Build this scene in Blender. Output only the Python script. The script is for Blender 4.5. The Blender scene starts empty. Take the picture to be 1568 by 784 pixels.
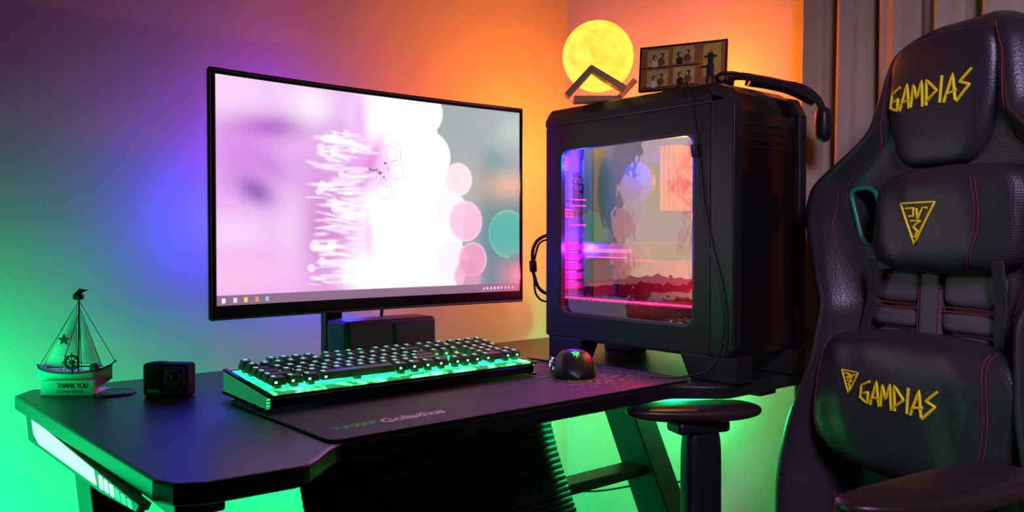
import bpy, bmesh, math, random
import numpy as np
from mathutils import Vector, Matrix, Euler
from mathutils.bvhtree import BVHTree
random.seed(4)
scene = bpy.context.scene
try:
    scene.view_settings.view_transform = 'Standard'
except Exception as e:
    print(e)

# ---------------------------------------------------------------- helpers
def link(o):
    scene.collection.objects.link(o); return o

def root(name, loc=(0,0,0), rotz=0, rotx=0, local=False):
    o = bpy.data.objects.new(name, None)
    o.empty_display_size = .05
    o.location = loc
    o.rotation_euler = (rotx, 0, rotz)
    o['loc'] = 1 if local else 0
    link(o); return o

def par(o, r):
    if r is None: return o
    o.parent = r
    if not r['loc']:
        o.matrix_parent_inverse = Matrix.Translation(-Vector(r.location))
    return o

def mat(name, col, rough=.5, metal=0., emit=None, es=0., spec=.5, var=.12, vs=30, bump=0., bs=400, coat=0., alpha=1.):
    m = bpy.data.materials.new(name); m.use_nodes = True
    nt = m.node_tree; N = nt.nodes; L = nt.links
    b = N['Principled BSDF']
    tc = N.new('ShaderNodeTexCoord')
    nz = N.new('ShaderNodeTexNoise'); nz.inputs['Scale'].default_value = vs
    L.new(tc.outputs['Object'], nz.inputs['Vector'])
    mx = N.new('ShaderNodeMix'); mx.data_type = 'RGBA'
    L.new(nz.outputs['Fac'], mx.inputs[0])
    c = list(col)[:3]
    mx.inputs[6].default_value = [max(0, x*(1-var)) for x in c]+[1]
    mx.inputs[7].default_value = [min(1, x*(1+var)) for x in c]+[1]
    L.new(mx.outputs[2], b.inputs['Base Color'])
    b.inputs['Roughness'].default_value = rough
    b.inputs['Metallic'].default_value = metal
    b.inputs['Specular IOR Level'].default_value = spec
    b.inputs['Coat Weight'].default_value = coat
    b.inputs['Alpha'].default_value = alpha
    if emit:
        b.inputs['Emission Color'].default_value = list(emit)+[1]
        b.inputs['Emission Strength'].default_value = es
    if bump:
        n2 = N.new('ShaderNodeTexNoise'); n2.inputs['Scale'].default_value = bs
        L.new(tc.outputs['Object'], n2.inputs['Vector'])
        bp = N.new('ShaderNodeBump'); bp.inputs['Strength'].default_value = bump
        bp.inputs['Distance'].default_value = .002
        L.new(n2.outputs['Fac'], bp.inputs['Height']); L.new(bp.outputs['Normal'], b.inputs['Normal'])
    return m

def mesh_obj(name, verts, faces, m, parent=None, smooth=False, loc=(0,0,0)):
    me = bpy.data.meshes.new(name); me.from_pydata([tuple(v) for v in verts], [], faces); me.update()
    bm = bmesh.new(); bm.from_mesh(me); bmesh.ops.recalc_face_normals(bm, faces=bm.faces); bm.to_mesh(me); bm.free()
    if smooth:
        for p in me.polygons: p.use_smooth = True
    if m: me.materials.append(m)
    o = bpy.data.objects.new(name, me); o.location = loc
    link(o); par(o, parent); return o

def box(name, c, s, m, parent=None, bev=.002, rot=None, seg=2):
    bm = bmesh.new(); bmesh.ops.create_cube(bm, size=1)
    for v in bm.verts: v.co = Vector((v.co.x*s[0], v.co.y*s[1], v.co.z*s[2]))
    if bev:
        bev = min(bev, min(s)*.49)
        bmesh.ops.bevel(bm, geom=bm.edges[:]+bm.verts[:], offset=bev, segments=seg, affect='EDGES', profile=.5)
    me = bpy.data.meshes.new(name); bm.to_mesh(me); bm.free()
    me.materials.append(m)
    o = bpy.data.objects.new(name, me); o.location = c
    if rot: o.rotation_euler = rot
    link(o); par(o, parent); return o

def cyl(name, p0, p1, r, m, parent=None, r2=None, seg=32, bev=0):
    p0 = Vector(p0); p1 = Vector(p1); d = p1-p0
    bm = bmesh.new(); bmesh.ops.create_cone(bm, cap_ends=True, segments=seg, radius1=r, radius2=r if r2 is None else r2, depth=d.length)
    if bev:
        es = [e for e in bm.edges if len(e.link_faces)==2 and e.calc_face_angle(0) > .8]
        bmesh.ops.bevel(bm, geom=es, offset=bev, segments=3, affect='EDGES', profile=.5)
    me = bpy.data.meshes.new(name); bm.to_mesh(me); bm.free()
    for p in me.polygons: p.use_smooth = len(p.vertices) <= 4
    me.materials.append(m)
    o = bpy.data.objects.new(name, me); o.location = (p0+p1)/2
    o.rotation_euler = d.to_track_quat('Z','Y').to_euler()
    link(o); par(o, parent); return o

def beam(name, p0, p1, w, h, m, parent=None, bev=.003, up=(0,0,1)):
    p0 = Vector(p0); p1 = Vector(p1); d = p1-p0
    o = box(name, (p0+p1)/2, (w, h, d.length), m, parent, bev)
    z = d.normalized(); u = Vector(up)
    x = u.cross(z)
    if x.length < 1e-4: x = Vector((1,0,0))
    x.normalize(); y = z.cross(x)
    o.rotation_euler = Matrix((x,y,z)).transposed().to_euler(); return o

def tube(name, pts, r, m, parent=None, smooth=True, cyclic=False, res=3):
    cu = bpy.data.curves.new(name, 'CURVE'); cu.dimensions = '3D'; cu.bevel_depth = r; cu.bevel_resolution = res
    cu.use_fill_caps = True
    if pts and isinstance(pts[0][0], (int,float)): pts = [pts]
    for pl in pts:
        if smooth:
            s = cu.splines.new('BEZIER'); s.bezier_points.add(len(pl)-1)
            for b,p in zip(s.bezier_points, pl):
                b.co = p; b.handle_left_type = b.handle_right_type = 'AUTO'
        else:
            s = cu.splines.new('POLY'); s.points.add(len(pl)-1)
            for b,p in zip(s.points, pl): b.co = (p[0],p[1],p[2],1)
        s.use_cyclic_u = cyclic; s.resolution_u = 8
    cu.materials.append(m)
    o = bpy.data.objects.new(name, cu); link(o); par(o, parent); return o

def spow(a, e): return math.copysign(abs(a)**e, a)
def superell(name, c, s, m, parent=None, e1=.6, e2=.6, nu=48, nv=28, rot=None, fn=None):
    V=[];F=[]
    for j in range(nv+1):
        ph = -math.pi/2 + math.pi*j/nv
        for i in range(nu):
            th = 2*math.pi*i/nu
            x = s[0]*spow(math.cos(ph),e1)*spow(math.cos(th),e2)
            y = s[1]*spow(math.cos(ph),e1)*spow(math.sin(th),e2)
            z = s[2]*spow(math.sin(ph),e1)
            if fn: x,y,z = fn(x,y,z)
            V.append((x,y,z))
    for j in range(nv):
        for i in range(nu):
            a=j*nu+i; b=j*nu+(i+1)%nu
            F.append((a,b,b+nu,a+nu))
    o = mesh_obj(name, V, F, m, parent, True, c)
    bm=bmesh.new(); bm.from_mesh(o.data); bmesh.ops.remove_doubles(bm, verts=bm.verts, dist=1e-5)
    bmesh.ops.recalc_face_normals(bm, faces=bm.faces)
    bm.to_mesh(o.data); bm.free()
    for p in o.data.polygons: p.use_smooth=True
    if rot: o.rotation_euler = rot
    return o

def roundrect(w, h, r, n=6):
    pts=[]
    for cx,cy,a0 in ((w/2-r,h/2-r,0),(-w/2+r,h/2-r,90),(-w/2+r,-h/2+r,180),(w/2-r,-h/2+r,270)):
        for i in range(n+1):
            a = math.radians(a0+90*i/n); pts.append((cx+r*math.cos(a), cy+r*math.sin(a)))
    return pts

def extrude_poly(name, pts, z0, z1, m, parent=None, bev=0, axis='z'):
    def mk(p, t): return (p[0],p[1],t) if axis=='z' else (t,p[0],p[1])
    n=len(pts); V=[mk(p,z0) for p in pts]+[mk(p,z1) for p in pts]
    F=[tuple(range(n)), tuple(range(n,2*n))]+[(i,(i+1)%n,n+(i+1)%n,n+i) for i in range(n)]
    o=mesh_obj(name,V,F,m,parent)
    if bev:
        md=o.modifiers.new('b','BEVEL'); md.width=bev; md.segments=3; md.limit_method='ANGLE'; md.angle_limit=math.radians(50)
    return o

def torus(name, c, R, r, m, parent=None, rot=None, n=48, k=10, sx=1, sy=1):
    V=[];F=[]
    for i in range(n):
        a=2*math.pi*i/n
        for j in range(k):
            b=2*math.pi*j/k
            V.append(((R*sx+r*math.cos(b))*math.cos(a),(R*sy+r*math.cos(b))*math.sin(a),r*math.sin(b)))
    for i in range(n):
        for j in range(k):
            F.append((i*k+j,((i+1)%n)*k+j,((i+1)%n)*k+(j+1)%k,i*k+(j+1)%k))
    o=mesh_obj(name,V,F,m,parent,True,c)
    if rot: o.rotation_euler=rot
    return o

def text(name, s, size, loc, rot, m, parent=None, ext=.0003, shear=0, bold=0, sx=1):
    cu=bpy.data.curves.new(name,'FONT'); cu.body=s; cu.size=size; cu.extrude=ext; cu.shear=shear; cu.offset=bold
    cu.align_x='LEFT'; cu.materials.append(m)
    o=bpy.data.objects.new(name,cu); o.location=loc; o.rotation_euler=rot; o.scale=(sx,1,1); link(o); par(o,parent); return o

def area(name, loc, rot, sx, sy, P, col, spread=180):
    l=bpy.data.lights.new(name,'AREA'); l.shape='RECTANGLE'; l.size=sx; l.size_y=sy; l.energy=P; l.color=col
    l.spread=math.radians(spread)
    o=bpy.data.objects.new(name,l); o.location=loc; o.rotation_euler=rot; return link(o)
def point(name, loc, P, col, r=.03):
    l=bpy.data.lights.new(name,'POINT'); l.energy=P; l.color=col; l.shadow_soft_size=r
    o=bpy.data.objects.new(name,l); o.location=loc; return link(o)
def aim(o, tgt):
    o.rotation_euler=(Vector(tgt)-o.location).to_track_quat('-Z','Y').to_euler()

R=math.radians
# ---------------------------------------------------------------- materials
M_black = mat('black_plastic', (.012,.012,.014), .4)
M_gloss = mat('gloss_black', (.008,.008,.01), .15)
M_rubber= mat('rubber', (.01,.01,.011), .6)
M_metal = mat('powder_metal', (.018,.018,.02), .38, .3, bump=.1)
M_cable = mat('cable', (.008,.008,.009), .45)
M_led = mat('green_led', (0,.3,.1), .4, emit=(.03,1.0,.28), es=1.6)
M_ledw = mat('green_led_bright', (0,.3,.1), .4, emit=(.32,1.0,.50), es=1.9)

# ---------------------------------------------------------------- room
M_wall = mat('wall_paint', (.62,.60,.56), .7, var=.04, vs=3, bump=.08, bs=90, spec=.2)
M_wall2 = mat('wall_paint_dark', (.05,.045,.05), .8, var=.04, vs=3)
M_floor= mat('floor_tile', (.16,.14,.13), .4, var=.1, vs=6)
WY, WX = 1.50, 1.44
box('wall_back', ((-1.6+WX)/2+.0, WY+.05, 1.3), (WX+1.6+.2,.1,2.6), M_wall, bev=0)
box('wall_right', (WX+.05, -.25, 1.3), (.1, 3.5, 2.6), M_wall, bev=0)
box('wall_left', (-1.65, -.25, 1.3), (.1, 3.5, 2.6), M_wall2, bev=0)
box('wall_front', (-.08, -2.05, 1.3), (3.24, .1, 2.6), M_wall2, bev=0)
box('floor', (-.08,-.25,-.05), (3.24,3.7,.1), M_floor, bev=0)
box('ceiling', (-.08,-.25,2.65), (3.24,3.7,.1), M_wall2, bev=0)
M_trim = mat('trim_white',(.6,.58,.54),.5)
box('baseboard_back', (-.08,WY-.007,.045), (3.0,.012,.09), M_trim, bev=.003)
box('baseboard_right', (WX-.007,-.25,.045), (.012,3.4,.09), M_trim, bev=.003)

def curtain():
    m=mat('curtain_cloth',(.42,.36,.26),.8,var=.15,vs=14,bump=.3,bs=700)
    V=[];F=[];ny=360;nz=30
    for j in range(nz+1):
        z=.04+2.42*j/nz; k=1-j/nz
        for i in range(ny+1):
            y=.80+.03*k-i/ny*1.5*(1+.03*k)
            ph=2*math.pi*y/.085+.8*math.sin(y*9+z*.5)
            x=1.392+.020*math.sin(ph)+.008*math.sin(2.3*ph+z*1.5)+.003*math.sin(z*7+y*30)
            V.append((x,y,z))
    for j in range(nz):
        for i in range(ny):
            a=j*(ny+1)+i; F.append((a,a+1,a+ny+2,a+ny+1))
    r=root('window_curtain',(1.4,.05,0))
    o=mesh_obj('cloth',V,F,m,r,True)
    s=o.modifiers.new('s','SOLIDIFY'); s.thickness=.003
    cyl('rod',(1.39,.9,2.48),(1.39,-.8,2.48),.012,M_metal,r)
curtain()

# ---------------------------------------------------------------- desk
DZ=.75
def desk():
    r=root('gaming_desk',(.78,1.1,0))
    M_top=mat('desk_carbon',(.016,.016,.018),.33,var=.3,vs=60,bump=.15,bs=500)
    pts=[(.240,1.416),(.216,1.38),(.238,.81),(.248,.782),(.272,.768),(.36,.762)]
    for i in range(1,10):
        t=i/10; s=t*t*(3-2*t); pts.append((.36+.09*t,.762+.06*s))
    pts+=[(.45,.822),(1.0,.822)]
    for i in range(1,10):
        t=i/10; s=t*t*(3-2*t); pts.append((1.0+.09*t,.822-.06*s))
    pts+=[(1.09,.762),(1.30,.762),(1.325,.77),(1.335,.80),(1.345,1.38),(1.32,1.416)]
    extrude_poly('desktop',pts,DZ-.022,DZ,M_top,r,bev=.004)
    for sx,x in ((-1,.232),(1,1.332)):
        extrude_poly('side_apron',[(1.36,.728),(.81,.728),(.82,.719),(.95,.707),(1.34,.69)],x-.006,x+.006,M_metal,r,bev=.001,axis='x')
        xf=x+sx*.0065
        extrude_poly('light_strip',[(1.31,.7265),(.975,.7265),(.962,.7125),(1.26,.700),(1.295,.707)],xf-.001,xf+.001,M_ledw,r,axis='x')
        for i in range(6):
            y=.945-i*.021; h=.0125-.0013*i
            extrude_poly('light_dash',[(y+.006,.726),(y-.005,.726),(y-.010,.726-h),(y+.001,.726-h)],xf-.001,xf+.001,M_ledw if i<3 else M_led,r,axis='x')
        xi=x-sx*.055
        up=(1,0,0)
        beam('foot',(xi,.80,.03),(xi,1.40,.03),.05,.05,M_metal,r,up=up)
        beam('leg',(xi,.86,.04),(xi,1.20,.728),.075,.06,M_metal,r,up=up)
        beam('top_rail',(xi,.82,.715),(xi,1.38,.715),.025,.05,M_metal,r,up=up)
    beam('crossbar',(.287,1.10,.52),(1.277,1.10,.52),.02,.05,M_metal,r,up=(0,1,0))
    beam('crossbar_upper',(.287,1.37,.71),(1.277,1.37,.71),.02,.03,M_metal,r,up=(0,1,0))
    V=[];F=[];n=240;k=12
    for i in range(n+1):
        t=i/n; a=R(100*t)
        y=.875+.20*math.cos(a*.9)-.03*math.sin(2*a); z=.726-.30*math.sin(a*.9)
        rr=.0008*math.sin(t*2*math.pi*46)
        for j in range(k+1): V.append((.50+.47*j/k, y+rr, z-rr*.5))
    for i in range(n):
        for j in range(k):
            a=i*(k+1)+j; F.append((a,a+1,a+k+2,a+k+1))
    o=mesh_obj('ribbed_cable_tray',V,F,mat('ribbed_pvc',(.012,.012,.014),.40,.2),r,True)
    s=o.modifiers.new('s','SOLIDIFY'); s.thickness=.004
desk()

# ---------------------------------------------------------------- mousepad
def mousepad():
    r=root('mousepad',(.75,.96,DZ))
    m=mat('pad_cloth',(.026,.017,.020),.5,var=.3,vs=40,bump=.6,bs=2500)
    nt=m.node_tree; N=nt.nodes; L=nt.links; b=N['Principled BSDF']
    tc=N.new('ShaderNodeTexCoord'); n1=N.new('ShaderNodeTexNoise'); n1.inputs['Scale'].default_value=110; n1.inputs['Detail'].default_value=10
    L.new(tc.outputs['Object'],n1.inputs['Vector'])
    mp=N.new('ShaderNodeVectorMath'); mp.operation='DISTANCE'; mp.inputs[1].default_value=(.95,.95,.753)
    L.new(tc.outputs['Object'],mp.inputs[0])
    ma=N.new('ShaderNodeMapRange'); ma.inputs[1].default_value=.0; ma.inputs[2].default_value=.15; ma.inputs[3].default_value=.13; ma.inputs[4].default_value=-.08
    L.new(mp.outputs['Value'],ma.inputs[0])
    ad=N.new('ShaderNodeMath'); L.new(n1.outputs['Fac'],ad.inputs[0]); L.new(ma.outputs[0],ad.inputs[1])
    gt=N.new('ShaderNodeMath'); gt.operation='GREATER_THAN'; gt.inputs[1].default_value=.60; L.new(ad.outputs[0],gt.inputs[0])
    mx=N.new('ShaderNodeMix'); mx.data_type='RGBA'; L.new(gt.outputs[0],mx.inputs[0])
    old=b.inputs['Base Color'].links[0].from_socket
    L.new(old,mx.inputs[6]); mx.inputs[7].default_value=(.12,.34,.03,1); L.new(mx.outputs[2],b.inputs['Base Color'])
    rr=[(x+.749,y+.975) for x,y in roundrect(.634,.30,.012)]
    extrude_poly('cloth',rr,DZ,DZ+.003,m,r,bev=.001)
    tube('stitched_edge',[(x,y,DZ+.0025) for x,y in rr],.0013,mat('pad_stitch',(.02,.03,.02),.6),r,smooth=False,cyclic=True)
    text('print_green','RAZER',.020,(.462,.868,DZ+.0032),(0,0,R(3)),mat('print_g',(.08,.75,.06),.6),r,ext=.0001,bold=.0006)
    text('print_grey','Goliathus',.029,(.524,.866,DZ+.0032),(0,0,R(2)),mat('print_w',(.85,.85,.80),.6),r,ext=.0001,shear=.2,bold=.0010,sx=.85)
mousepad()

# ---------------------------------------------------------------- monitor
def monitor():
    r=root('curved_monitor',(.727,1.19,DZ))
    X0,X1,Z0,Z1=.430,1.018,.861,1.221; xc=(X0+X1)/2; Wd=X1-X0
    def yf(x): 
        u=(x-xc)/(Wd/2); return 1.185+.014*(1-u*u)
    V=[];F=[];n=40;k=14
    for j in range(k+1):
        z=Z0+(Z1-Z0)*j/k
        for i in range(n+1):
            x=X0+Wd*i/n; V.append((x,yf(x),z))
    off=len(V)
    for j in range(k+1):
        v=2*j/k-1; z=Z0+(Z1-Z0)*j/k
        for i in range(n+1):
            u=2*i/n-1; x=X0+Wd*i/n
            V.append((x,yf(x)+.010+.028*(1-abs(u)**3)*(1-abs(v)**3),z))
    w=n+1
    for j in range(k):
        for i in range(n):
            a=j*w+i; F.append((a,a+1,a+1+w,a+w)); F.append((off+a,off+a+w,off+a+w+1,off+a+1))
    for i in range(n):
        F.append((i,off+i,off+i+1,i+1)); a=k*w+i; F.append((a,a+1,off+a+1,off+a))
    for j in range(k):
        a=j*w; F.append((a,a+w,off+a+w,off+a)); a=j*w+n; F.append((a,off+a,off+a+w,a+w))
    mesh_obj('shell',V,F,M_gloss,r)
    tube('rim',[[(X0+Wd*i/n,yf(X0+Wd*i/n)-.0005,Z1) for i in range(n+1)],[(X0+Wd*i/n,yf(X0+Wd*i/n)-.0005,Z0) for i in range(n+1)],
        [(X0,yf(X0),Z0),(X0,yf(X0),Z1)],[(X1,yf(X1),Z0),(X1,yf(X1),Z1)]],.0022,M_black,r,smooth=False)
    nx,ny=420,240
    sx0,sx1,sz0,sz1=X0+.009,X1-.006,Z0+.019,Z1-.007
    U,Vv=np.meshgrid(np.linspace(0,1,nx),np.linspace(0,1,ny))
    C=np.zeros((ny,nx,3)); 
    def ss(a,b,x):
        t=np.clip((x-a)/(b-a),0,1); return t*t*(3-2*t)
    def mixc(mask,c):
        for q in range(3): C[...,q]=C[...,q]*(1-mask)+c[q]*mask
    C[...]=(.84,.42,.90)
    def blob(u,v,ru,rv,c,st=1,ang=0):
        du=(U-u)*.6; dv=(Vv-v)*.34; ca,sa=math.cos(ang),math.sin(ang)
        x=du*ca+dv*sa; y=-du*sa+dv*ca
        mixc(st*np.exp(-((x/(ru*.6))**2+(y/(rv*.34))**2)),c)
    blob(.02,.95,.2,.22,(1,.72,1),.8)
    blob(.17,.80,.15,.06,(.42,.09,.55),.9,.12)
    blob(.08,.66,.10,.12,(.66,.22,.80),.8)
    blob(.11,.50,.06,.06,(.22,.07,.44),.85,-.4)
    blob(.17,.60,.06,.05,(.54,.20,.66),.7,-.4)
    blob(.05,.32,.12,.10,(1,.70,1),.8)
    blob(.05,.12,.2,.12,(1,.58,.88),.8)
    blob(.22,.35,.06,.20,(1,.70,.98),.7)
    blob(.23,.62,.05,.10,(.76,.42,.86),.7)
    blob(.30,.35,.06,.25,(.60,.22,.58),.8)
    blob(.36,.2,.05,.18,(.70,.28,.58),.7)
    blob(.36,.55,.05,.14,(.72,.34,.70),.6)
    blob(.27,.92,.08,.12,(1,.90,1),.9)
    m=ss(.35,.51,U+.05*np.sin(Vv*7)+.03*np.sin(Vv*17)); mixc(m,(1.2,1.12,1.2))
    blob(.42,.86,.025,.14,(.86,.40,.90),.75)
    blob(.46,.68,.02,.14,(.78,.26,.68),.75,-.5)
    blob(.40,.45,.02,.12,(.82,.45,.82),.7)
    blob(.45,.30,.02,.12,(.95,.55,.88),.7)
    blob(.52,.50,.02,.12,(.95,.50,.85),.6,.2)
    blob(.55,.10,.05,.06,(1,.6,.9),.6)
    rng=random.Random(3)
    for i in range(110):
        v=.08+.74*rng.random(); u0=.25+rng.uniform(0,.15); L_=.02+rng.uniform(0,.06)
        sl=rng.uniform(-.40,.30); wd=rng.uniform(.004,.012)
        line=np.abs(Vv-(v+sl*(U-u0)))
        mk=(1-ss(0,wd*1.6,line))*ss(u0-.01,u0+.015,U)*(1-ss(u0+L_,u0+L_+.03,U))
        mixc(mk*rng.uniform(.3,.85),(1.2,1.08,1.2))
        if i%5==0:
            rad=np.hypot((U-u0)*.6,(Vv-v)*.34); q=rng.uniform(.003,.008)
            mixc((1-ss(q,q+.003,rad))*.6,(1.2,1.05,1.2))
    g=ss(.66,.72,U-.10*(.5-Vv)); 
    mixc(g,(.38,.44,.45))
    t=ss(.78,.9,U)*(1-ss(.55,.78,Vv+.25*np.sin(U*12)*.3)); mixc(t,(.08,.27,.32))
    blob(.92,.70,.05,.05,(.05,.36,.38),.7,-.7)
    blob(.97,.9,.08,.1,(.55,.68,.62),.8)
    blob(.88,.93,.05,.06,(.46,.44,.48),.7)
    def circ(u,v,rad,c,a=.85,edge=.002,rim=0):
        d=np.hypot((U-u)*.6,(Vv-v)*.34)
        mixc((1-ss(rad-edge,rad+edge,d))*a,c)
        if rim: mixc(np.exp(-((d-rad+.002)/.0015)**2)*rim,(1.1,.9,1.05))
    for u,v,rad in ((.60,.85,.052),(.62,.62,.06),(.57,.4,.07),(.62,.2,.07),(.66,.72,.045),(.68,.48,.05),(.70,.32,.05),(.70,.13,.055),(.64,.95,.04),(.58,.08,.06),(.69,.6,.03)):
        circ(u,v,rad,(1.15,1.04,1.14),.93)
    circ(.765,.61,.030,(1.0,.80,.90),.9,rim=.3)
    circ(.74,.45,.032,(1.1,.92,1.02),.9)
    circ(.792,.386,.037,(1.0,.56,.76),.88,rim=.4)
    circ(.745,.17,.036,(1.15,.90,1.0),.95)
    circ(.818,.18,.032,(.88,.38,.56),.88,rim=.4)
    circ(.80,.09,.03,(.78,.34,.54),.7)
    circ(.955,.32,.046,(.04,.50,.40),.88,.002,.12)
    circ(1.0,.10,.04,(.05,.28,.32),.7)
    for k2 in range(7):
        a=k2*.9; du=.52+.02*math.cos(a); dv=.64+.10*math.sin(a*1.3)
        d=np.abs(np.hypot((U-du)*.6,(Vv-dv)*.34)-.016); mixc((1-ss(.0005,.0018,d))*.35,(.8,.35,.65))
    for (du,dv,q) in ((.455,.635,.0035),(.465,.632,.003),(.475,.634,.003),(.487,.62,.004),(.505,.67,.003),(.50,.60,.0025)):
        d=np.hypot((U-du)*.6*.7,(Vv-dv)*.34); mixc((1-ss(q*.5,q,d))*.8,(.25,.06,.3))
    tb=(Vv<.042).astype(float); mixc(tb,(.28,.16,.26))
    for i,c in enumerate(((.9,.9,.95),(.8,.8,.85),(.95,.7,.25),(.9,.3,.15),(.3,.6,.9))):
        u=.012+i*.03; mk=((np.abs(U-u-.006)<.005)&(np.abs(Vv-.021)<.009)).astype(float); mixc(mk,c)
    for i in range(9):
        u=.86+i*.014; mk=((np.abs(U-u)<.003)&(np.abs(Vv-.021)<.007)).astype(float); mixc(mk,(.75,.7,.75))
    V=[];F=[]
    for j in range(ny):
        z=sz0+(sz1-sz0)*j/(ny-1)
        for i in range(nx):
            x=sx0+(sx1-sx0)*i/(nx-1); V.append((x,yf(x)-.0012,z))
    for j in range(ny-1):
        for i in range(nx-1):
            a=j*nx+i; F.append((a,a+1,a+1+nx,a+nx))
    me=bpy.data.meshes.new('screen'); me.from_pydata(V,[],F); me.update()
    at=me.color_attributes.new('Col','FLOAT_COLOR','POINT')
    data=np.ones((ny*nx,4),dtype=np.float32); data[:,:3]=C.reshape(-1,3); at.data.foreach_set('color',data.ravel())
    ms=bpy.data.materials.new('screen_picture'); ms.use_nodes=True; nt=ms.node_tree; N=nt.nodes; L=nt.links
    b=N['Principled BSDF']; b.inputs['Base Color'].default_value=(.01,.01,.01,1); b.inputs['Roughness'].default_value=.3
    ca=N.new('ShaderNodeVertexColor'); ca.layer_name='Col'
    L.new(ca.outputs['Color'],b.inputs['Emission Color']); b.inputs['Emission Strength'].default_value=1.0
    me.materials.append(ms)
    so=bpy.data.objects.new('screen',me); link(so); par(so,r)
    box('neck',(.700,1.335,.87),(.035,.022,.24),M_black,r,.005)
    box('arm',(.715,1.29,.98),(.08,.10,.06),M_black,r,.006)
    box('vesa_plate',(.727,1.245,1.0),(.11,.02,.11),M_black,r,.004)
    box('base',(.700,1.335,.755),(.14,.09,.01),M_black,r,.003)
    for s in (-1,1):
        beam('foot',(.700,1.335,.755),(.700+s*.16,1.300,.755),.03,.01,M_black,r,.003,up=(0,0,1))
    tube('cable',[(.76,1.24,.99),(.765,1.262,.90),(.76,1.285,.80),(.76,1.36,.755)],.003,M_cable,r)
monitor()

# ---------------------------------------------------------------- speaker (one block with two driver panels)
M_gr=mat('grille',(.02,.02,.022),.7,bump=1,bs=900)
r=root('desktop_speaker',(.739,1.225,DZ))
box('cabinet',(.739,1.225,DZ+.0465),(.180,.065,.093),M_black,r,.008,seg=4)
for i,x in enumerate((.696,.782)):
    box('grille',(x,1.1915,DZ+.046),(.080,.005,.078),M_gr,r,.003)

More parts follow.
